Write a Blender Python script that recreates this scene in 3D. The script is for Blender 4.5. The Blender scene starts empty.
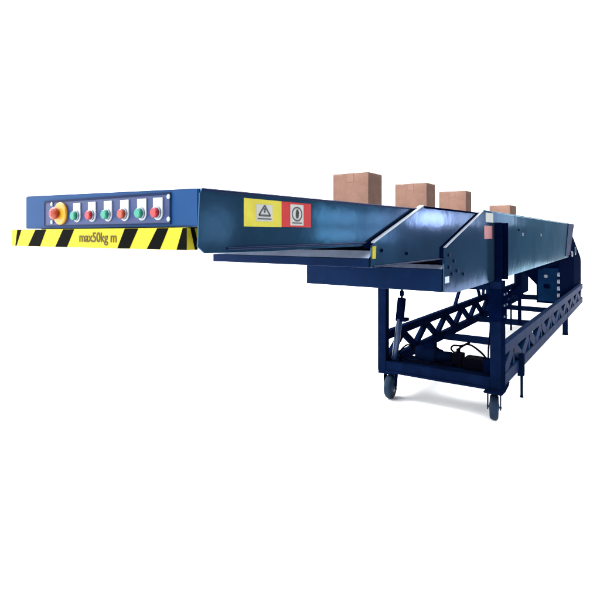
import bpy, bmesh, math, random
from mathutils import Vector, Matrix
random.seed(4)
S = bpy.context.scene
COL = S.collection

# ------------------------------------------------------------------ materials
def mat(name, col, rough=0.45, spec=0.5, metal=0.0, coat=0.0, var=0.12, scale=6.0, bump=0.0, bscale=60.0, dirt=None, rvar=0.0, tint=None):
    if name != 'white_seamless_paper': col = tuple(c*.78 for c in col)
    if dirt: dirt = tuple(c*.78 for c in dirt)
    m = bpy.data.materials.new(name); m.use_nodes = True
    nt = m.node_tree; b = nt.nodes['Principled BSDF']
    b.inputs['Roughness'].default_value = rough
    b.inputs['Specular IOR Level'].default_value = spec
    if tint: b.inputs['Specular Tint'].default_value = (*tint, 1)
    b.inputs['Metallic'].default_value = metal
    b.inputs['Coat Weight'].default_value = coat
    b.inputs['Coat Roughness'].default_value = 0.12
    tc = nt.nodes.new('ShaderNodeTexCoord')
    n = nt.nodes.new('ShaderNodeTexNoise'); n.inputs['Scale'].default_value = scale
    n.inputs['Detail'].default_value = 6; n.inputs['Roughness'].default_value = 0.65
    nt.links.new(tc.outputs['Object'], n.inputs['Vector'])
    r = nt.nodes.new('ShaderNodeValToRGB')
    r.color_ramp.elements[0].position = 0.3; r.color_ramp.elements[1].position = 0.7
    r.color_ramp.elements[0].color = [c*(1-var) for c in col] + [1]
    r.color_ramp.elements[1].color = [min(1, c*(1+var)) for c in col] + [1]
    nt.links.new(n.outputs['Fac'], r.inputs['Fac'])
    out = r.outputs['Color']
    if dirt:
        n2 = nt.nodes.new('ShaderNodeTexNoise'); n2.inputs['Scale'].default_value = 23
        n2.inputs['Detail'].default_value = 8; n2.inputs['Roughness'].default_value = 0.75
        nt.links.new(tc.outputs['Object'], n2.inputs['Vector'])
        r2 = nt.nodes.new('ShaderNodeValToRGB')
        r2.color_ramp.elements[0].position = 0.60; r2.color_ramp.elements[1].position = 0.74
        r2.color_ramp.elements[0].color = (0,0,0,1); r2.color_ramp.elements[1].color = (.55,.55,.55,1)
        nt.links.new(n2.outputs['Fac'], r2.inputs['Fac'])
        mx = nt.nodes.new('ShaderNodeMix'); mx.data_type = 'RGBA'
        nt.links.new(r2.outputs['Color'], mx.inputs['Factor'])
        nt.links.new(out, mx.inputs['A']); mx.inputs['B'].default_value = (*dirt, 1)
        out = mx.outputs['Result']
    nt.links.new(out, b.inputs['Base Color'])
    if rvar:
        mr = nt.nodes.new('ShaderNodeMapRange')
        mr.inputs['To Min'].default_value = rough - rvar; mr.inputs['To Max'].default_value = rough + rvar
        nt.links.new(n.outputs['Fac'], mr.inputs['Value']); nt.links.new(mr.outputs['Result'], b.inputs['Roughness'])
    if bump:
        n3 = nt.nodes.new('ShaderNodeTexNoise'); n3.inputs['Scale'].default_value = bscale; n3.inputs['Detail'].default_value = 4
        nt.links.new(tc.outputs['Object'], n3.inputs['Vector'])
        bp = nt.nodes.new('ShaderNodeBump'); bp.inputs['Strength'].default_value = bump; bp.inputs['Distance'].default_value = 0.01
        nt.links.new(n3.outputs['Fac'], bp.inputs['Height']); nt.links.new(bp.outputs['Normal'], b.inputs['Normal'])
    return m

M = dict(
 plate   = mat('teal_blue_gloss_paint', (.026,.069,.132), .12, .25, metal=.65, coat=0, tint=(.13,.39,.54), var=.30, scale=1.6, bump=.24, bscale=2.6, dirt=(.045,.10,.14), rvar=.045),
 panel   = mat('bright_blue_paint', (.0030,.040,.135), .5, .08, var=.07, scale=4, bump=.05, bscale=5),
 inset   = mat('deep_blue_panel_paint', (.0045,.021,.10), .5, .3, var=.1, scale=9),
 navy    = mat('navy_paint', (.0024,.0098,.036), .45, .14, metal=.3, tint=(.1,.25,.7), var=.3, scale=3, bump=.08, bscale=5, dirt=(.008,.03,.085), rvar=.08),
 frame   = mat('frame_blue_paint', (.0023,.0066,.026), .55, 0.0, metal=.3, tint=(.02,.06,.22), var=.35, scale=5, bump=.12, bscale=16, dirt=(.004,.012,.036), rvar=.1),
 frame_lit = mat('frame_blue_paint_lit', (.0034,.019,.062), .5, .02, metal=.35, tint=(.03,.12,.36), var=.35, scale=5, bump=.12, bscale=16, dirt=(.006,.026,.065), rvar=.1),  # frame paint again, lightened for the faces that catch the light
 dark    = mat('near_black_navy_paint_and_shade', (.0008,.003,.018), .6, 0.0, metal=.25, tint=(.02,.05,.18), var=.3, scale=7, dirt=(.004,.010,.035)),
 black   = mat('black_rubber', (.001,.001,.004), .8, .02, var=.3, scale=20, bump=.1),
 trim    = mat('brushed_light_trim', (.30,.34,.41), .4, .5, var=.12, scale=14),
 lip     = mat('worn_lavender_lip_paint', (.40,.47,.62), .38, .5, var=.2, scale=12),
 steel   = mat('zinc_bolt', (.20,.22,.28), .35, .5, metal=.6, var=.1, scale=30),
 tube    = mat('cylinder_blue_paint', (.008,.028,.09), .35, .4, var=.2, scale=9, rvar=.05),
 tyre    = mat('blue_grey_tyre', (.008,.020,.042), .7, .1, var=.3, scale=14, bump=.15, dirt=(.02,.04,.06)),
 hub     = mat('caster_hub_blue', (.008,.030,.13), .45, .35, var=.2, scale=14),
 yellow  = mat('hazard_yellow_tape', (.41,.355,.018), .5, .08, var=.16, scale=12, dirt=(.36,.32,.06)),
 hblack  = mat('hazard_black_tape', (.0015,.002,.0015), .7, .02, var=.2, scale=12),
 ink     = mat('faded_brown_ink', (.065,.045,.006), .6, .2, var=.3, scale=40),
 lyellow = mat('label_yellow', (.50,.44,.05), .4, .2, var=.08, scale=20),
 lred    = mat('label_red', (.42,.018,.018), .4, .3, var=.12, scale=20),
 lwhite  = mat('label_white', (.42,.42,.40), .4, .3, var=.06, scale=20),
 lgrey   = mat('label_grey_print', (.07,.07,.08), .5, .3, var=.15, scale=30),
 lblack  = mat('label_black_print', (.02,.02,.02), .5, .3),
 legend  = mat('legend_white_plastic', (.34,.38,.42), .5, .4, var=.05, scale=30),
 green   = mat('green_button', (.006,.20,.13), .35, .3, var=.1, scale=30),
 red     = mat('red_button', (.30,.012,.02), .35, .3, var=.1, scale=30),
 brick   = mat('orange_red_button', (.30,.035,.010), .35, .3, var=.1, scale=30),
 orange  = mat('stop_yellow_collar', (.52,.25,.012), .4, .4, var=.15, scale=30),
 belt    = mat('black_belt', (.008,.008,.010), .7, .2, var=.2, scale=30, bump=.1),
 card    = mat('cardboard', (.315,.182,.140), .9, .1, var=.2, scale=5, bump=.15, bscale=40, dirt=(.29,.165,.138)),
 tape    = mat('packing_tape', (.318,.184,.142), .8, .3, var=.06, scale=10),
 white   = mat('white_seamless_paper', (.93,.93,.93), .95, .05, var=.006, scale=.6),
)

# ------------------------------------------------------------------ mesh helpers
def box(bm, x0, x1, y0, y1, z0, z1, bev=0.0):
    v = [bm.verts.new((x, y, z)) for x in (x0, x1) for y in (y0, y1) for z in (z0, z1)]
    fs = [bm.faces.new([v[i] for i in q]) for q in ((0,1,3,2),(4,6,7,5),(0,4,5,1),(2,3,7,6),(0,2,6,4),(1,5,7,3))]
    if bev:
        es = {e for f in fs for e in f.edges}
        bmesh.ops.bevel(bm, geom=list(es), offset=bev, segments=2, profile=.6, affect='EDGES')
def prism(bm, pts, axis, a, b, bev=0.0):
    """pts: closed outline; axis 'y' -> pts are (x,z); 'x' -> (y,z); 'z' -> (x,y)"""
    def P(p, t): return {'y': (p[0], t, p[1]), 'x': (t, p[0], p[1]), 'z': (p[0], p[1], t)}[axis]
    va = [bm.verts.new(P(p, a)) for p in pts]; vb = [bm.verts.new(P(p, b)) for p in pts]
    fs = [bm.faces.new(va), bm.faces.new(vb[::-1])]
    n = len(pts)
    for i in range(n): fs.append(bm.faces.new((va[i], vb[i], vb[(i+1) % n], va[(i+1) % n])))
    if bev:
        bmesh.ops.bevel(bm, geom=list({e for f in fs for e in f.edges}), offset=bev, segments=2, profile=.6, affect='EDGES')
def frame_of(p, q):
    d = (Vector(q) - Vector(p)); L = d.length; d.normalize()
    up = Vector((0,0,1)) if abs(d.z) < .95 else Vector((1,0,0))
    s = d.cross(up).normalized(); u = s.cross(d).normalized()
    return d, s, u, L
def bar(bm, p, q, w, h, bev=0.0):
    d, s, u, L = frame_of(p, q); p = Vector(p); q = Vector(q)
    vs = []
    for c in (p, q):
        for a, b in ((-1,-1),(1,-1),(1,1),(-1,1)): vs.append(bm.verts.new(c + s*a*w/2 + u*b*h/2))
    fs = [bm.faces.new(vs[3::-1]), bm.faces.new(vs[4:])]
    for i in range(4): fs.append(bm.faces.new((vs[i], vs[(i+1)%4], vs[4+(i+1)%4], vs[4+i])))
    if bev: bmesh.ops.bevel(bm, geom=list({e for f in fs for e in f.edges}), offset=bev, segments=1, affect='EDGES')
def lathe(bm, p, q, prof, n=24):
    """prof: list of (t along p->q in metres, radius)"""
    d, s, u, L = frame_of(p, q); p = Vector(p); rings = []
    for t, r in prof:
        rings.append([bm.verts.new(p + d*t + (s*math.cos(2*math.pi*k/n) + u*math.sin(2*math.pi*k/n))*r) for k in range(n)])
    for a, b in zip(rings, rings[1:]):
        for k in range(n): bm.faces.new((a[k], a[(k+1)%n], b[(k+1)%n], b[k])).smooth = True
    bm.faces.new(rings[0][::-1]); bm.faces.new(rings[-1])
def tube(bm, p, q, r, n=16):
    L = (Vector(q)-Vector(p)).length; lathe(bm, p, q, [(0, r*.9), (r*.1, r), (L-r*.1, r), (L, r*.9)], n)
def pipe(bm, pts, r, n=10):
    pts = [Vector(p) for p in pts]; rings = []
    for i, p in enumerate(pts):
        d = (pts[min(i+1, len(pts)-1)] - pts[max(i-1, 0)]).normalized()
        up = Vector((0,.3,1)).normalized() if abs(d.z) < .9 else Vector((1,0,0))
        s = d.cross(up).normalized(); u = s.cross(d).normalized()
        rings.append([bm.verts.new(p + (s*math.cos(2*math.pi*k/n)+u*math.sin(2*math.pi*k/n))*r) for k in range(n)])
    for a, b in zip(rings, rings[1:]):
        for k in range(n): bm.faces.new((a[k], a[(k+1)%n], b[(k+1)%n], b[k])).smooth = True
    bm.faces.new(rings[0][::-1]); bm.faces.new(rings[-1])
def spline(ctrl, n=10):
    out = []; c = [Vector(p) for p in ctrl]; c = [c[0]] + c + [c[-1]]
    for i in range(1, len(c)-2):
        for k in range(n):
            t = k/n; a, b, d, e = c[i-1], c[i], c[i+1], c[i+2]
            out.append(.5*((2*b)+(d-a)*t+(2*a-5*b+4*d-e)*t*t+(3*b-a-3*d+e)*t**3))
    out.append(c[-2]); return out
def obj(name, bm, m, parent=None, label=None):
    bmesh.ops.recalc_face_normals(bm, faces=bm.faces)
    me = bpy.data.meshes.new(name); bm.to_mesh(me); bm.free()
    for x in (m if isinstance(m, list) else [m]): me.materials.append(x)
    o = bpy.data.objects.new(name, me); COL.objects.link(o)
    if parent:
        o.parent = parent
    if label: o['label'] = label
    return o
def N(): return bmesh.new()
def quick(name, fn, m, parent, label=None):
    bm = N(); fn(bm); return obj(name, bm, m, parent, label)
def many(name, items, fn, m, parent, label=None):
    return [quick(name, (lambda b, it=it: fn(b, *it) if isinstance(it, tuple) else fn(b, it)), m, parent, label) for it in items]
def text_mesh(name, s, size, right, up, origin, m, parent, align='CENTER', bold=0.0):
    cu = bpy.data.curves.new(name, 'FONT'); cu.body = s; cu.size = size; cu.align_x = align; cu.align_y = 'CENTER'
    cu.extrude = .0004; cu.offset = bold
    to = bpy.data.objects.new(name, cu); COL.objects.link(to)
    bpy.context.view_layer.update()
    me = bpy.data.meshes.new_from_object(to.evaluated_get(bpy.context.evaluated_depsgraph_get()))
    bpy.data.objects.remove(to); bpy.data.curves.remove(cu)
    r = Vector(right); u = Vector(up); n = r.cross(u)
    mx = Matrix(((r.x,u.x,n.x,origin[0]),(r.y,u.y,n.y,origin[1]),(r.z,u.z,n.z,origin[2]),(0,0,0,1)))
    me.transform(mx); me.materials.clear(); me.materials.append(m)
    o = bpy.data.objects.new(name, me); COL.objects.link(o); o.parent = parent
    return o

# ------------------------------------------------------------------ setting
def sweep(y):  # horizontal rotation: camera looks along F, right is R
    pass
F = Vector((.822, .5695, 0)); R = Vector((.5695, -.822, 0))
bm = N()
c = [bm.verts.new(F*a + R*b) for a, b in ((-14,-30),(-14,-6.66),(23.03,19),(24,19),(24,-30))]
bm.faces.new(c); fl = obj('floor', bm, M['white']); fl['kind'] = 'structure'
bm = N(); prof = [(24, 0.0)]
for k in range(1, 13):
    a = math.pi/2*k/12; prof.append((24+5*math.sin(a), 5-5*math.cos(a)))
prof.append((29, 22))
rows = [[bm.verts.new(F*d + R*s + Vector((0,0,z))) for s in (-30, 19)] for d, z in prof]
for a, b in zip(rows, rows[1:]): bm.faces.new((a[0], a[1], b[1], b[0])).smooth = True
bd = obj('backdrop', bm, M['white']); bd['kind'] = 'structure'

# ------------------------------------------------------------------ the conveyor
root = bpy.data.objects.new('telescopic_conveyor', None); COL.objects.link(root)
root.empty_display_size = .3
root['label'] = 'long blue telescopic belt conveyor on a wheeled truss cart with striped yellow front bar'
root['category'] = 'conveyor'
def bolt(bm, p, q, r=.008):
    lathe(bm, p, q, [(0, r), ((Vector(q)-Vector(p)).length*.8, r), ((Vector(q)-Vector(p)).length, r*.7)], 6)

# ---- innermost boom section (tip)
zt = lambda x: 1.633 + (x-.99)*.008
side1 = [(.985,1.466),(1.012,1.447),(1.30,1.446),(4.6,1.470),(4.6,zt(4.6)),(1.02,zt(1.02)),(1.0,1.630),(.992,1.618)]
def group_part(name, label=None):
    e = bpy.data.objects.new(name, None); COL.objects.link(e); e.parent = root; e.empty_display_size = .1
    if label: e['label'] = label
    return e
s1o = group_part('boom_section', 'narrow innermost boom section at the tip with yellow and red labels')
quick('side_panel', lambda b: prism(b, side1, 'y', 1.03, 1.036, .0015), M['plate'], s1o)
quick('side_panel', lambda b: prism(b, [(max(x,1.05), max(z,1.472)) for x, z in side1[1:-2]], 'y', 1.984, 1.990, .0015), M['plate'], s1o)
quick('bottom_pan', lambda b: box(b, 1.15, 4.6, 1.037, 1.983, 1.473, 1.480), M['navy'], s1o)
many('top_rail', (1.034, 1.986), lambda b, y: bar(b, (1.0 if y<1.5 else 1.05, y, zt(1.0)-.004), (4.6, y, zt(4.6)-.004), .014, .009, .003), M['navy'], s1o)
quick('bottom_rail', lambda b: bar(b, (1.10, 1.030, 1.459), (4.6, 1.030, 1.478), .012, .008, .002), M['navy'], s1o)
quick('dark_gap_fill', lambda b: box(b, 2.075, 4.2, 1.045, 1.965, 1.400, 1.446), M['black'], s1o)  # black fill standing in for the shaded gap under the tip section
quick('conveyor_belt', lambda b: (box(b, 1.05, 4.7, 1.10, 1.92, 1.585, 1.595, .003)), M['belt'], s1o)
quick('belt_roller', lambda b: tube(b, (1.045, 1.06, 1.57), (1.045, 1.96, 1.57), .028), M['steel'], s1o)

# labels on the tip section
def plate_label(bm, x0, x1, z0, z1, y, t=.0008): box(bm, x0, x1, y-t, y, z0, z1)
Y1 = 1.0298
ly = quick('warning_label', lambda b: plate_label(b, 1.178, 1.374, 1.527, 1.616, Y1), M['lyellow'], s1o, 'yellow warning label with white centre')
lr = quick('warning_label', lambda b: plate_label(b, 1.3755, 1.557, 1.528, 1.616, Y1), M['lred'], s1o, 'red warning label with white centre')
def put(bm, pts, y, t=.0006): prism(bm, pts, 'y', y-t, y)
bm = N(); put(bm, [(1.238,1.545),(1.322,1.545),(1.322,1.600),(1.238,1.600)], Y1-.0009)
w1 = obj('label_field', bm, M['lwhite'], s1o)
bm = N(); yy = Y1-.0017
# triangle outline, exclamation bar and dot, two lines of tiny print
for a, b in (((1.250,1.564),(1.310,1.564)),((1.310,1.564),(1.280,1.597)),((1.280,1.597),(1.250,1.564))):
    bar(bm, (a[0], yy, a[1]), (b[0], yy, b[1]), .0008, .0065)
put(bm, [(1.276,1.573),(1.284,1.573),(1.286,1.588),(1.274,1.588)], yy)
put(bm, [(1.244,1.551),(1.316,1.551),(1.316,1.555),(1.244,1.555)], yy)
obj('label_symbol', bm, M['lgrey'], s1o)
bm = N(); put(bm, [(1.425,1.534),(1.507,1.534),(1.507,1.609),(1.425,1.609)], Y1-.0009)
obj('label_field', bm, M['lwhite'], s1o)
bm = N()
for k in range(20):   # ring round the pictogram
    a, b = 2*math.pi*k/20, 2*math.pi*(k+1)/20
    bar(bm, (1.466+.030*math.cos(a), yy, 1.575+.024*math.sin(a)), (1.466+.030*math.cos(b), yy, 1.575+.024*math.sin(b)), .0008, .0055)
put(bm, [(1.436,1.541),(1.496,1.541),(1.496,1.545),(1.436,1.545)], yy)
obj('label_symbol', bm, M['lgrey'], s1o)
bm = N(); put(bm, [(1.460,1.560),(1.472,1.560),(1.476,1.580),(1.470,1.592),(1.461,1.590),(1.457,1.576)], yy-.001)
obj('label_symbol', bm, M['lblack'], s1o)

# ---- control panel head across the tip
def panel_top(y): return 1.632 + (y-1.03)/.96*.019
bm = N()
v = []
for x in (.990, 1.045):
    for (y, z) in ((1.036,1.525),(1.990,1.524),(1.990,panel_top(1.99)),(1.036,panel_top(1.036))): v.append(bm.verts.new((x,y,z)))
for q in ((0,1,2,3),(7,6,5,4),(0,4,5,1),(1,5,6,2),(2,6,7,3),(3,7,4,0)): bm.faces.new([v[i] for i in q])
bmesh.ops.bevel(bm, geom=list(bm.edges), offset=.003, segments=2, affect='EDGES')
cp = obj('control_panel', bm, M['panel'], root)
# recessed inset plate (Y from pixel measurements: left end 1.86, right end 1.15)
quick('inset_plate', lambda b: box(b, .9872, .9895, 1.150, 1.842, 1.5345, 1.6235, .001), M['inset'], cp)
quick('inset_border', lambda b: [box(b, .9852, .9870, 1.146, 1.846, 1.6195, 1.6265), box(b, .9852, .9870, 1.146, 1.846, 1.5315, 1.5355),
      box(b, .9852, .9870, 1.146, 1.1500, 1.5357, 1.6193), box(b, .9852, .9870, 1.842, 1.846, 1.5357, 1.6193)], M['navy'], cp)
def py(px, X=.985):
    # lateral position on the panel of a measured station
    r = (px-300)/498.0; d = X/(.5695*r+.822); return d*(.5695-.822*r)
for px, zz in ((51.7,1.613),(51.7,1.547),(168.5,1.613),(168.5,1.547)):
    y = py(px); quick('panel_screw', lambda b: lathe(b, (.987,y,zz), (.982,y,zz), [(0,.0075),(.003,.0075),(.005,.005)], 12), M['trim'], cp)
ye = py(61.3)
quick('emergency_stop_collar', lambda b: lathe(b, (.987,ye,1.577), (.975,ye,1.577), [(0,.040),(.009,.040),(.012,.036)], 36), M['orange'], cp)
def knob(b):
    lathe(b, (.976,ye+.008,1.577), (.950,ye+.008,1.577), [(0,.012),(.006,.012),(.007,.020),(.016,.022),(.022,.019),(.026,.011)], 28)
quick('emergency_stop_knob', knob, M['brick'], cp)
quick('emergency_stop_cap', lambda b: lathe(b, (.9502,ye+.008,1.577), (.9484,ye+.008,1.577), [(0,.011),(.002,.010)], 20), M['red'], cp)
for i, px in enumerate((76.9, 92.0, 108.0, 124.6, 141.9, 158.0)):
    y = py(px); colr = ('green','red','green','brick','green','red')[i]
    def legend(b):
        pts = []
        w, zc = .0215, 1.577
        for k in range(13):
            a = math.pi + math.pi*k/12; pts.append((y + w*math.cos(a), 1.566 + w*math.sin(a)))
        pts += [(y+w, 1.612), (y-w, 1.612)]
        prism(b, pts, 'x', .9835, .9870, .0008)
    quick('button_legend', legend, M['legend'], cp)
    quick('button_bezel', lambda b: lathe(b, (.9835,y+.001,1.567), (.9785,y+.001,1.567), [(0,.0175),(.004,.0175),(.005,.0160)], 24), M['steel'], cp)
    quick('push_button', lambda b: lathe(b, (.979,y+.003,1.567), (.967,y+.003,1.567), [(0,.0150),(.009,.0150),(.012,.012)], 24), M[colr], cp, {'green':'green push button','red':'red push button','brick':'orange red push button'}[colr])

# ---- striped bumper bar under the panel
XB = .984; ZB0, ZB1 = 1.456, 1.5215
bm = N(); box(bm, XB, 1.030, 1.079, 2.090, ZB0, ZB1, .002)
bp = obj('bumper_bar', bm, M['yellow'], root)
def stripe(pt0, pt1, pb0, pb1):
    def f(b):
        pts = [(py(pt0,XB), ZB1-.001), (py(pt1,XB), ZB1-.001), (py(pb1,XB), ZB0+.001), (py(pb0,XB), ZB0+.001)]
        prism(b, pts, 'x', XB-.0012, XB-.0002)
    quick('black_stripe', f, M['hblack'], bp)
for s in ((17.5,21.5,15.6,16.5),(35.8,46.3,28.3,40),(63.3,74.3,55.5,67),(125,138.3,117.6,129.5),(157.5,168.6,147,160),(183,186.9,176.8,186.9)): stripe(*s)
quick('black_stripe', lambda b: prism(b, [(1.001,ZB1-.001),(1.016,ZB1-.001),(1.0295,ZB0+.022),(1.0295,ZB0+.001),(1.019,ZB0+.001)], 'y', 1.0775, 1.0785), M['hblack'], bp)
text_mesh('lettering', 'max50kg m', .046, (0,-1,0), (0,0,1), (XB-.0012, py(97.5,XB), 1.4905), M['ink'], bp, bold=.0006)
quick('bumper_bracket', lambda b: box(b, 1.031, 1.06, 1.20, 1.90, 1.462, 1.523), M['navy'], bp)

# ---- middle boom section
Y2 = 1.012
def section_plates(parent, outline, ya, yb, t=.008):
    for a in (ya, yb-t): quick('side_panel', lambda b: prism(b, outline, 'y', a, a+t, .0015), M['plate'], parent)
out2 = [(2.03,1.352),(2.03,1.450),(2.045,1.462),(2.655,1.654),(2.70,1.658),(6.4,1.676),(6.4,1.352)]
s2o = group_part('boom_section', 'middle boom section with slanted front edge and small yellow mark')
section_plates(s2o, out2, Y2, 1.994)
quick('front_beam', lambda b: box(b, 2.012, 2.060, 1.021, 1.985, 1.353, 1.394, .002), M['navy'], s2o)
quick('bottom_pan', lambda b: box(b, 2.061, 6.4, 1.021, 1.985, 1.354, 1.361), M['navy'], s2o)
quick('front_lip', lambda b: prism(b, [(2.014,1.395),(2.020,1.395),(2.060,1.428),(2.052,1.428)], 'y', 1.022, 1.984), M['lip'], s2o)
def slant_trim(b, p, q, yy, w=.030, h=.010): bar(b, (p[0], yy, p[1]), (q[0], yy, q[1]), w, h, .002)
many('edge_trim', (Y2+.006, 1.988), lambda b, y: slant_trim(b, (2.036,1.466), (2.652,1.662), y, .028, .008), M['trim'], s2o)
many('edge_shade_strip', (1.0195, 1.9945), lambda b, y: prism(b, [(1.975,1.442),(2.028,1.442),(2.64,1.644),(2.60,1.650),(2.56,1.642),(2.00,1.466)], 'y', y, y+.006), M['dark'], s2o)  # dark strip drawn for the shadow line along the slanted edge
quick('corner_mark', lambda b: prism(b, [(2.034,1.392),(2.068,1.392),(2.072,1.450),(2.034,1.448)], 'y', Y2-.001, Y2-.0002), M['yellow'], s2o)
many('top_rail', (Y2+.004, 1.990), lambda b, y: bar(b, (2.68, y, 1.655), (6.4, y, 1.672), .016, .012, .003), M['dark'], s2o)
many('bottom_rail', (Y2+.001, 1.993), lambda b, y: bar(b, (2.04, y, 1.356), (6.4, y, 1.356), .012, .008, .002), M['navy'], s2o)
quick('dark_gap_fill', lambda b: box(b, 3.03, 6.2, 1.04, 1.96, 1.320, 1.353), M['black'], s2o)  # black fill for the shaded gap under the middle section
many('bolt', ((2.125,1.428),(2.42,1.405)), lambda b, x, z: bolt(b, (x, Y2, z), (x, Y2-.008, z), .009), M['dark'], s2o)
quick('conveyor_belt', lambda b: box(b, 2.8, 6.5, 1.10, 1.92, 1.600, 1.612, .003), M['belt'], s2o)

# ---- outer boom section
out3 = [(2.98,1.152),(2.98,1.405),(2.995,1.420),(3.84,1.672),(3.90,1.682),(4.4,1.688),(9.66,1.680),(8.95,1.150),(3.6,1.128),(3.2,1.130)]
s3o = group_part('boom_section', 'wide outer boom section fixed over the cart')
section_plates(s3o, out3, 1.0, 2.006, .010)
quick('front_beam', lambda b: (box(b, 2.964, 3.030, 1.011, 1.995, 1.153, 1.292, .003)), M['navy'], s3o)
quick('bottom_pan', lambda b: (box(b, 3.03, 8.9, 1.011, 1.995, 1.155, 1.163)), M['navy'], s3o)
quick('front_lip', lambda b: prism(b, [(2.966,1.293),(2.972,1.293),(3.012,1.316),(3.004,1.316)], 'y', 1.012, 1.994), M['lip'], s3o)
many('edge_trim', (1.007, 1.999), lambda b, y: slant_trim(b, (2.988,1.424), (3.842,1.680), y, .030, .006), M['trim'], s3o)
many('edge_shade_strip', (1.0085, 2.0065), lambda b, y: prism(b, [(2.925,1.322),(2.975,1.322),(2.978,1.405),(3.82,1.668),(3.79,1.670),(3.72,1.660),(2.93,1.425)], 'y', y, y+.002), M['dark'], s3o)  # same drawn shadow line on the outer section
many('top_rail', (1.004, 2.002), lambda b, y: bar(b, (3.90, y, 1.683), (9.62, y, 1.681), .018, .012, .003), M['plate'], s3o)
quick('warning_label', lambda b: plate_label(b, 3.93, 4.16, 1.600, 1.672, .9998), M['lwhite'], s3o, 'white label above the red one')
quick('warning_label', lambda b: plate_label(b, 3.89, 4.13, 1.470, 1.572, .9998), mat('faded_pink_label', (.36,.12,.13), .4, .3, var=.25, scale=14), s3o, 'faded pink label')
quick('corner_mark', lambda b: plate_label(b, 2.99, 3.07, 1.205, 1.245, .9998), M['lip'], s3o)
quick('end_band', lambda b: prism(b, [(8.9,1.675),(9.64,1.676),(9.04,1.18),(8.55,1.18)], 'y', .993, .9995), M['navy'], s3o)
many('bolt', ((3.06,1.375),(3.06,1.30),(3.16,1.335),(3.22,1.27),(3.12,1.255),(3.36,1.24),(4.62,1.56),(4.62,1.43),(5.15,1.55)), lambda b, x, z: bolt(b, (x, 1.0, z), (x, .99, z), .012), M['navy'], s3o)
many('plate_bolt', ((5.3,1.505),(6.35,1.50)), lambda b, x, z: bolt(b, (x, 1.0, z), (x, .988, z), .018), M['steel'], s3o)
quick('conveyor_belt', lambda b: box(b, 3.9, 9.6, 1.10, 1.90, 1.607, 1.619, .003), M['belt'], s3o)

# ---- cart frame
CX0, CX1, YN, YF = 4.20, 10.6, .950, 2.035
cart = group_part('cart_frame')
many('post', ((4.20,4.28,1.955,2.035,1.150),(4.20,4.36,.950,1.035,1.125),(8.0,8.07,1.965,2.035,1.15),(10.5,10.57,1.965,2.035,1.15)),
     lambda b, x0, x1, y0, y1, z: box(b, x0, x1, y0, y1, .25, z, .004), M['frame'], cart)
def rail(b):
    box(b, 4.205, 4.275, 1.036, 1.954, .250, .345, .003)
    box(b, 4.190, 4.204, 1.036, 1.954, .242, .262, .002)
quick('front_rail', rail, M['frame'], cart)
quick('front_top_rail', lambda b: box(b, 4.21, 4.27, 1.036, 1.954, 1.05, 1.10, .003), M['frame'], cart)
for x, z, h in ((5.85,.255,.075),(7.30,.260,.075),(8.75,.262,.075),(10.50,.262,.075),(8.1,.53,.05)):
    quick('cross_beam', lambda b: box(b, x, x+.07, 1.012, 1.968, z, z+h, .003), M['frame'], cart)
def truss(b, y0, y1, lo, hi, ch, pitch, dw, x_end=CX1):
    box(b, 4.28, x_end, y0, y1, hi-ch, hi, .003)
    box(b, 4.28, x_end, y0, y1, lo, lo+ch*1.15, .003)
    ym = (y0+y1)/2; x = 4.36; k = 0
    while x + pitch <= x_end + .01:
        a, c = ((lo+ch*1.1, hi-ch*.9) if k % 2 == 0 else (hi-ch*.9, lo+ch*1.1))
        bar(b, (x, ym, a), (x+pitch, ym, c), (y1-y0)*.8, dw)
        x += pitch; k += 1
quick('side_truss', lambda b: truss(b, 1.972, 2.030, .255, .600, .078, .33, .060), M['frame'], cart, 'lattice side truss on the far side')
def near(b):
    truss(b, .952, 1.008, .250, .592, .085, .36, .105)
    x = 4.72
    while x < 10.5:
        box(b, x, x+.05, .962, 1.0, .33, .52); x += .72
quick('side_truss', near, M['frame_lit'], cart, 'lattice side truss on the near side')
# uprights beside the boom; near-black colour stands in for shade in the recess
def upright(b, y0, y1):
    s = 1 if y0 < 1.5 else -1
    box(b, 4.20, 4.215, y0, y1, 1.127, 1.600, .002)
    box(b, 4.425, 4.44, y0, y1, 1.127, 1.600, .002)
    yw = (y1-.012, y1-.002) if s == 1 else (y0+.002, y0+.012)
    box(b, 4.216, 4.424, yw[0], yw[1], 1.127, 1.600)
    box(b, 4.300, 4.325, min(yw)-.022*(s==1), max(yw)+.022*(s==-1), 1.20, 1.56)
quick('upright_channel', lambda b: upright(b, .945, .9990), M['dark'], cart)
quick('upright_channel', lambda b: upright(b, 2.007, 2.062), M['dark'], cart)
quick('channel_edge', lambda b: box(b, 4.441, 4.468, .962, .9988, 1.13, 1.585, .002), M['tube'], cart)
quick('clamp_plate', lambda b: (box(b, 4.19, 4.199, .945, 1.045, .80, 1.06, .002), box(b, 4.20, 4.37, .940, .9495, .80, 1.06, .002)), M['dark'], cart)
many('clamp_bolt', [(i, j) for i in range(2) for j in range(3)], lambda b, i, j: bolt(b, (4.24+.09*i, .9395, .84+.09*j), (4.24+.09*i, .928, .84+.09*j), .010), M['tube'], cart)
# corner gussets above the casters
def gus(b, y):
    prism(b, [(4.10,.251),(4.50,.251),(4.46,.225),(4.34,.205),(4.22,.205),(4.14,.228)], 'y', y-.06, y+.06, .003)
quick('corner_gusset', lambda b: gus(b, 1.005), M['frame'], cart)
quick('corner_gusset', lambda b: box(b, 4.20, 4.36, 1.90, 2.03, .225, .2495, .003), M['frame'], cart)
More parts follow.
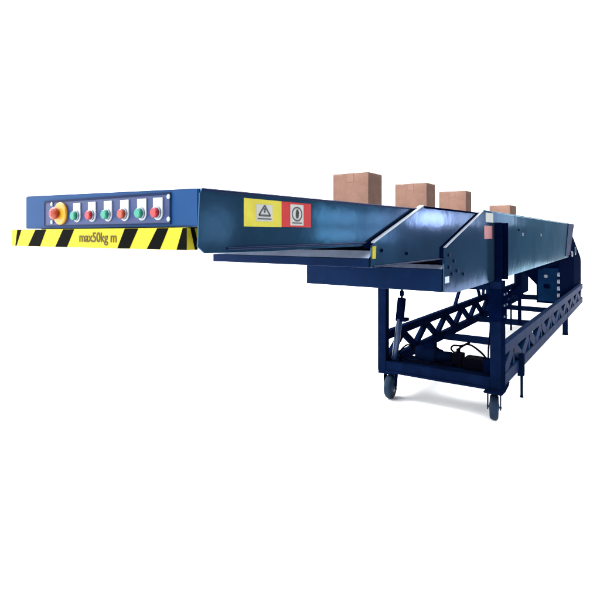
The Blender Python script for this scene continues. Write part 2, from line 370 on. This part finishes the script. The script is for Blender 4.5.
# braces between the far truss and the boom
for p, q in (((6.35,2.0,.58),(6.95,2.0,1.15)), ((7.05,2.0,1.15),(7.55,2.0,.58)), ((7.7,2.0,.60),(8.02,2.0,1.10)), ((4.9,1.03,.88),(5.6,1.03,.95))):
    if p[1] < 1.5: continue
    quick('diagonal_brace', lambda b: bar(b, p, q, .035, .045, .002), M['frame'], cart)
quick('support_post', lambda b: box(b, 5.40, 5.435, 1.03, 1.06, .592, 1.150, .002), M['dark'], cart)
quick('support_post', lambda b: tube(b, (5.05,1.05,.592), (5.05,1.05,1.03), .009), M['frame'], cart)
quick('stay_rod', lambda b: bar(b, (4.36,1.03,.89), (5.40,1.05,.985), .03, .035, .002), M['dark'], cart)

# machine shelf, pump and hoses
quick('shelf_plate', lambda b: box(b, 4.278, 4.60, 1.04, 1.95, .318, .330, .002), M['frame'], cart)
pm = N()
lathe(pm, (4.46,1.76,.400), (4.46,1.42,.400), [(0,.030),(.004,.056),(.03,.066),(.036,.070),(.20,.070),(.206,.060),(.24,.058),(.25,.046),(.33,.046),(.34,.02)], 28)
for k in range(24):
    a = 2*math.pi*k/24
    bar(pm, (4.46+.070*math.cos(a),1.72,.400+.070*math.sin(a)), (4.46+.070*math.cos(a),1.57,.400+.070*math.sin(a)), .004, .010)
pump = obj('hydraulic_pump', pm, M['frame'], root)
quick('terminal_box', lambda b: box(b, 4.42, 4.50, 1.575, 1.675, .462, .505, .008), M['dark'], pump)
quick('mounting_foot', lambda b: (box(b, 4.40, 4.52, 1.60, 1.72, .331, .345, .002)), M['frame'], pump)
quick('valve_block', lambda b: (box(b, 4.41, 4.51, 1.325, 1.415, .332, .45, .006), tube(b, (4.46,1.37,.45), (4.46,1.37,.485), .018)), M['black'], pump)
quick('oil_tank', lambda b: (box(b, 4.38, 4.56, 1.13, 1.315, .331, .425, .02)), M['black'], pump)
quick('hydraulic_hose', lambda b: pipe(b, spline([(4.46,1.40,.44),(4.46,1.435,.475),(4.45,1.41,.510),(4.45,1.35,.515),(4.45,1.27,.535),(4.46,1.19,.49),(4.47,1.135,.43),(4.48,1.12,.35)]), .0085), M['black'], pump)
quick('hydraulic_hose', lambda b: pipe(b, spline([(4.47,1.37,.48),(4.45,1.33,.515),(4.44,1.285,.545),(4.45,1.265,.555)]), .010), M['black'], pump)
quick('hydraulic_hose', lambda b: pipe(b, spline([(4.50,1.13,.40),(4.44,1.09,.37),(4.36,1.07,.37),(4.33,1.055,.352)]), .008), M['black'], pump)

quick('hydraulic_hose', lambda b: pipe(b, spline([(4.46,1.77,.42),(4.42,1.83,.47),(4.36,1.88,.42),(4.33,1.90,.37)]), .008), M['black'], pump)
quick('hydraulic_hose', lambda b: pipe(b, spline([(4.44,1.34,.36),(4.36,1.45,.352),(4.33,1.62,.349),(4.34,1.80,.35),(4.31,1.87,.39)]), .007), M['black'], pump)
quick('junction_box', lambda b: box(b, 4.285, 4.345, 1.045, 1.115, .36, .47, .006), M['dark'], cart)
quick('control_cable', lambda b: pipe(b, spline([(4.31,1.075,.47),(4.30,1.07,.56),(4.29,1.055,.72),(4.30,1.06,.90),(4.29,1.05,1.06)]), .007), M['black'], cart)
# lifting cylinders
def lift(yb, yt):
    bm = N()
    tube(bm, (4.30, yb, .345), (4.335, (yb*.3+yt*.7), .73), .028, 20)
    cy = obj('lifting_cylinder', bm, M['tube'], root)
    quick('cylinder_head', lambda b: (tube(b, (4.335, (yb*.3+yt*.7), .725), (4.345, yt, .915), .040, 20), box(b, 4.31,4.40,yt-.05,yt+.05,.70,.73,.004)), M['dark'], cy)
    quick('piston_rod', lambda b: (tube(b, (4.345, yt, .90), (4.345, yt, 1.15), .010, 14), lathe(b, (4.345,yt,.93), (4.345,yt,.985), [(0,.014),(.01,.020),(.045,.020),(.055,.012)], 14)), M['dark'], cy)
    quick('cylinder_foot', lambda b: (box(b, 4.282, 4.36, yb-.05, yb+.05, .331, .36, .003), tube(b, (4.32,yb-.05,.385), (4.32,yb+.05,.385), .02)), M['frame'], cy)
lift(1.912, 1.858)

# casters
def caster(x, y, ang, r, w):
    e = bpy.data.objects.new('caster', None); COL.objects.link(e); e.parent = root; e.location = (x, y, 0); e.rotation_euler = (0,0,ang); e.empty_display_size = .1
    a = w/2
    quick('tyre', lambda b: lathe(b, (0,-a,r), (0,a,r), [(0,r*.70),(.001,r*.86),(a*.25,r*.955),(a*.6,r),(w-a*.6,r),(w-a*.25,r*.955),(w-.001,r*.86),(w,r*.70)], 40), M['tyre'], e)
    quick('hub', lambda b: lathe(b, (0,-a-.006,r), (0,a+.006,r), [(0,r*.22),(.002,r*.30),(.008,r*.5),(.0085,r*.66),(w+.0035,r*.66),(w+.004,r*.5),(w+.010,r*.3),(w+.012,r*.22)], 28), M['hub'], e)
    def fork(b):
        for s in (-1, 1):
            prism(b, [(-.018,r-.02),(.018,r-.02),(.055,.205),(.03,.238),(-.03,.238),(-.04,.205)], 'y', s*(a+.016)-.004, s*(a+.016)+.004, .0015)
        prism(b, [(-.035,.226),(.045,.226),(.045,.238),(-.035,.238)], 'y', -a-.012, a+.012)
        tube(b, (0,0,.236), (0,0,.250), .038, 20)
    quick('fork', fork, M['frame'], e)
    quick('axle', lambda b: tube(b, (0,-a-.026,r), (0,a+.026,r), .009, 12), M['steel'], e)
caster(4.235, 1.010, math.radians(11), .100, .066)
caster(4.240, 1.925, math.radians(6), .108, .070)

# levelling legs
def jack(x, y, r0, zt_, pad):
    bm = N(); tube(bm, (x, y, .012), (x, y, zt_), r0, 14)
    j = obj('levelling_leg', bm, M['frame'], root)
    quick('foot_pad', lambda b: lathe(b, (x,y,0), (x,y,.022), [(0,pad),(.008,pad),(.022,r0*1.05)], 20), M['dark'], j)
    quick('leg_sleeve', lambda b: box(b, x-.035, x+.035, y-.02, y+.03, .20, .40, .004), M['frame'], j)
jack(4.95, .937, .012, .40, .016)
for y in (.985, 2.0): jack(8.42, y, .036, .40, .040)

# cabinet and drive under the rear of the boom
bm = N(); prism(bm, [(1.02,.50),(1.32,.50),(1.32,.77),(1.50,.95),(1.72,1.148),(1.02,1.148)], 'x', 8.05, 9.75, .004)
cab = obj('drive_cabinet', bm, M['dark'], root)
quick('cabinet_door', lambda b: box(b, 8.035, 8.049, 1.03, 1.30, .53, 1.02, .003), M['frame_lit'], cab)
many('cabinet_hinge', (.60,.70,.80,.90), lambda b, z: tube(b, (8.03,1.028,z), (8.03,1.028,z+.055), .018, 12), M['steel'], cab)
quick('indicator', lambda b: [lathe(b, (8.035,1.19,.90), (8.02,1.19,.90), [(0,.028),(.012,.028),(.015,.02)], 16)], M['steel'], cab)
quick('cabinet_handle', lambda b: box(b, 8.018, 8.034, 1.14, 1.22, .72, .78, .004), M['dark'], cab)
quick('top_flange', lambda b: box(b, 6.6, 8.04, 1.03, 1.95, 1.085, 1.149, .004), M['dark'], cab)
tg = group_part('tail_frame')
many('tail_plate', (1.015, 1.95), lambda b, y: prism(b, [(9.52,1.50),(9.70,1.46),(10.9,1.08),(10.98,.99),(10.98,.36),(9.76,.36),(9.76,1.1),(9.3,1.24)], 'y', y, y+.03, .004), M['frame'], tg)
quick('tail_drum', lambda b: tube(b, (9.9,1.05,1.22), (9.9,1.945,1.22), .12, 28), M['belt'], tg)
quick('bearing', lambda b: lathe(b, (9.2,.992,1.19), (9.2,.965,1.19), [(0,.05),(.018,.05),(.027,.03)], 18), M['steel'], tg)
quick('bearing', lambda b: lathe(b, (9.9,1.014,1.22), (9.9,.99,1.22), [(0,.07),(.018,.07),(.024,.03)], 18), M['tube'], tg)

# ------------------------------------------------------------------ cartons on the belt
def carton(x, d, y0, y1, z0, z1, yaw, label):
    cx, cy = x + d/2, (y0+y1)/2; hx, hy, h = d/2, (y1-y0)/2, z1-z0
    e = bpy.data.objects.new('cardboard_box', None); COL.objects.link(e); e.location = (cx, cy, z0); e.rotation_euler = (0,0,yaw); e.empty_display_size = .1
    e['label'] = label; e['category'] = 'box'; e['group'] = 'cardboard boxes riding on the conveyor'
    quick('carton_body', lambda b: box(b, -hx, hx, -hy, hy, 0, h-.004, .004), M['card'], e)
    def flaps(b):
        box(b, -hx+.001, hx-.001, -hy+.001, -.0015, h-.004, h, .0012); box(b, -hx+.001, hx-.001, .0015, hy-.001, h-.004, h, .0012)
    quick('flap', flaps, M['card'], e)
    def tp(b):
        box(b, -hx-.0005, hx+.0005, -.024, .024, h+.0002, h+.0008)
        box(b, -hx-.0010, -hx-.0004, -.024, .024, h-.055, h+.0008); box(b, hx+.0004, hx+.0010, -.024, .024, h-.055, h+.0008)
    quick('packing_tape', tp, M['tape'], e)
carton(2.76, .195, 1.400, 1.654, 1.597, 1.889, 0, 'largest looking brown cardboard box, nearest the striped tip of the conveyor')
carton(3.756, .195, 1.400, 1.667, 1.621, 1.909, 0, 'brown cardboard box second from the tip, above the first slanted plate edge')
carton(4.794, .185, 1.400, 1.664, 1.621, 1.923, 0, 'brown cardboard box third from the tip, above the second slanted plate edge')
carton(6.671, .38, 1.400, 1.652, 1.621, 1.880, 0, 'low looking brown cardboard box farthest back, alone past the cart upright')

# ------------------------------------------------------------------ light
W = bpy.data.worlds.new('World'); S.world = W; W.use_nodes = True
nt = W.node_tree; bg = nt.nodes['Background']
tc = nt.nodes.new('ShaderNodeTexCoord'); sp = nt.nodes.new('ShaderNodeSeparateXYZ')
nt.links.new(tc.outputs['Generated'], sp.inputs['Vector'])
ma = nt.nodes.new('ShaderNodeMath'); ma.operation = 'MULTIPLY_ADD'; ma.inputs[1].default_value = .8
nt.links.new(sp.outputs['Z'], ma.inputs[0]); nt.links.new(sp.outputs['Y'], ma.inputs[2])    # y + 0.8 z : world dimmed on the -Y side to darken plate reflections
rp = nt.nodes.new('ShaderNodeValToRGB'); e = rp.color_ramp.elements
mr = nt.nodes.new('ShaderNodeMapRange'); mr.inputs['From Min'].default_value = -1; mr.inputs['From Max'].default_value = 1
nt.links.new(ma.outputs[0], mr.inputs['Value']); nt.links.new(mr.outputs['Result'], rp.inputs['Fac'])
e[0].position = .46; e[0].color = (.035,.055,.075,1); e[1].position = .56; e[1].color = (1,1,1,1)
nt.links.new(rp.outputs['Color'], bg.inputs['Color']); bg.inputs['Strength'].default_value = 4.7
def area(name, loc, target, sx, sy, power, col=(1,1,1)):
    l = bpy.data.lights.new(name, 'AREA'); l.shape = 'RECTANGLE'; l.size = sx; l.size_y = sy; l.energy = power; l.color = col
    o = bpy.data.objects.new(name, l); COL.objects.link(o); o.location = loc
    o.rotation_euler = (Vector(target)-Vector(loc)).to_track_quat('-Z', 'Y').to_euler()
    return o
sun = bpy.data.lights.new('key_light', 'SUN'); sun.energy = .55; sun.angle = math.radians(25); sun.color = (1,.99,.97)
area('added_back_fill', (3, 10, 11), (4.5, 2, 0), 9, 5, 3600)  # added fill lamp, lifts the shade on the floor under the cart
so = bpy.data.objects.new('key_light', sun); COL.objects.link(so)
so.rotation_euler = Vector((.30,.62,-1.0)).to_track_quat('-Z','Y').to_euler()
# hall windows seen only as soft reflections on the glossy side plates
panes = [(6.1,6.7,1.35,1.95,3)]
for x in (9.7, 10.4, 11.1, 12.4, 13.2): panes += [(x,x+.5,1.33,1.66,4.5), (x,x+.5,1.78,2.12,4.5)]
panes += [(15.6,16.9,1.85,2.35,55),(17.2,18.6,1.85,2.35,55),(20.5,22.0,1.9,2.5,30),(27,29.5,2.0,2.9,40)]
for x0, x1, z0, z1, p in panes:
    area('window_light', ((x0+x1)/2, -4.2, (z0+z1)/2), ((x0+x1)/2, 1, (z0+z1)/2), x1-x0, z1-z0, p, (.95,.97,1))

# ------------------------------------------------------------------ camera
cam = bpy.data.cameras.new('camera'); co = bpy.data.objects.new('camera', cam); COL.objects.link(co)
co.location = (0,0,1.5); co.rotation_euler = (math.radians(90), 0, math.atan2(.5695,.822)-math.pi/2)
cam.sensor_width = 36; cam.lens = 498/600*36; cam.shift_y = -65/600; cam.clip_start = .05; cam.clip_end = 200
S.camera = co
S.view_settings.view_transform = 'Standard'; S.view_settings.look = 'None'; S.view_settings.gamma = 1; S.view_settings.exposure = 0
S.render.resolution_x = S.render.resolution_y = 1024
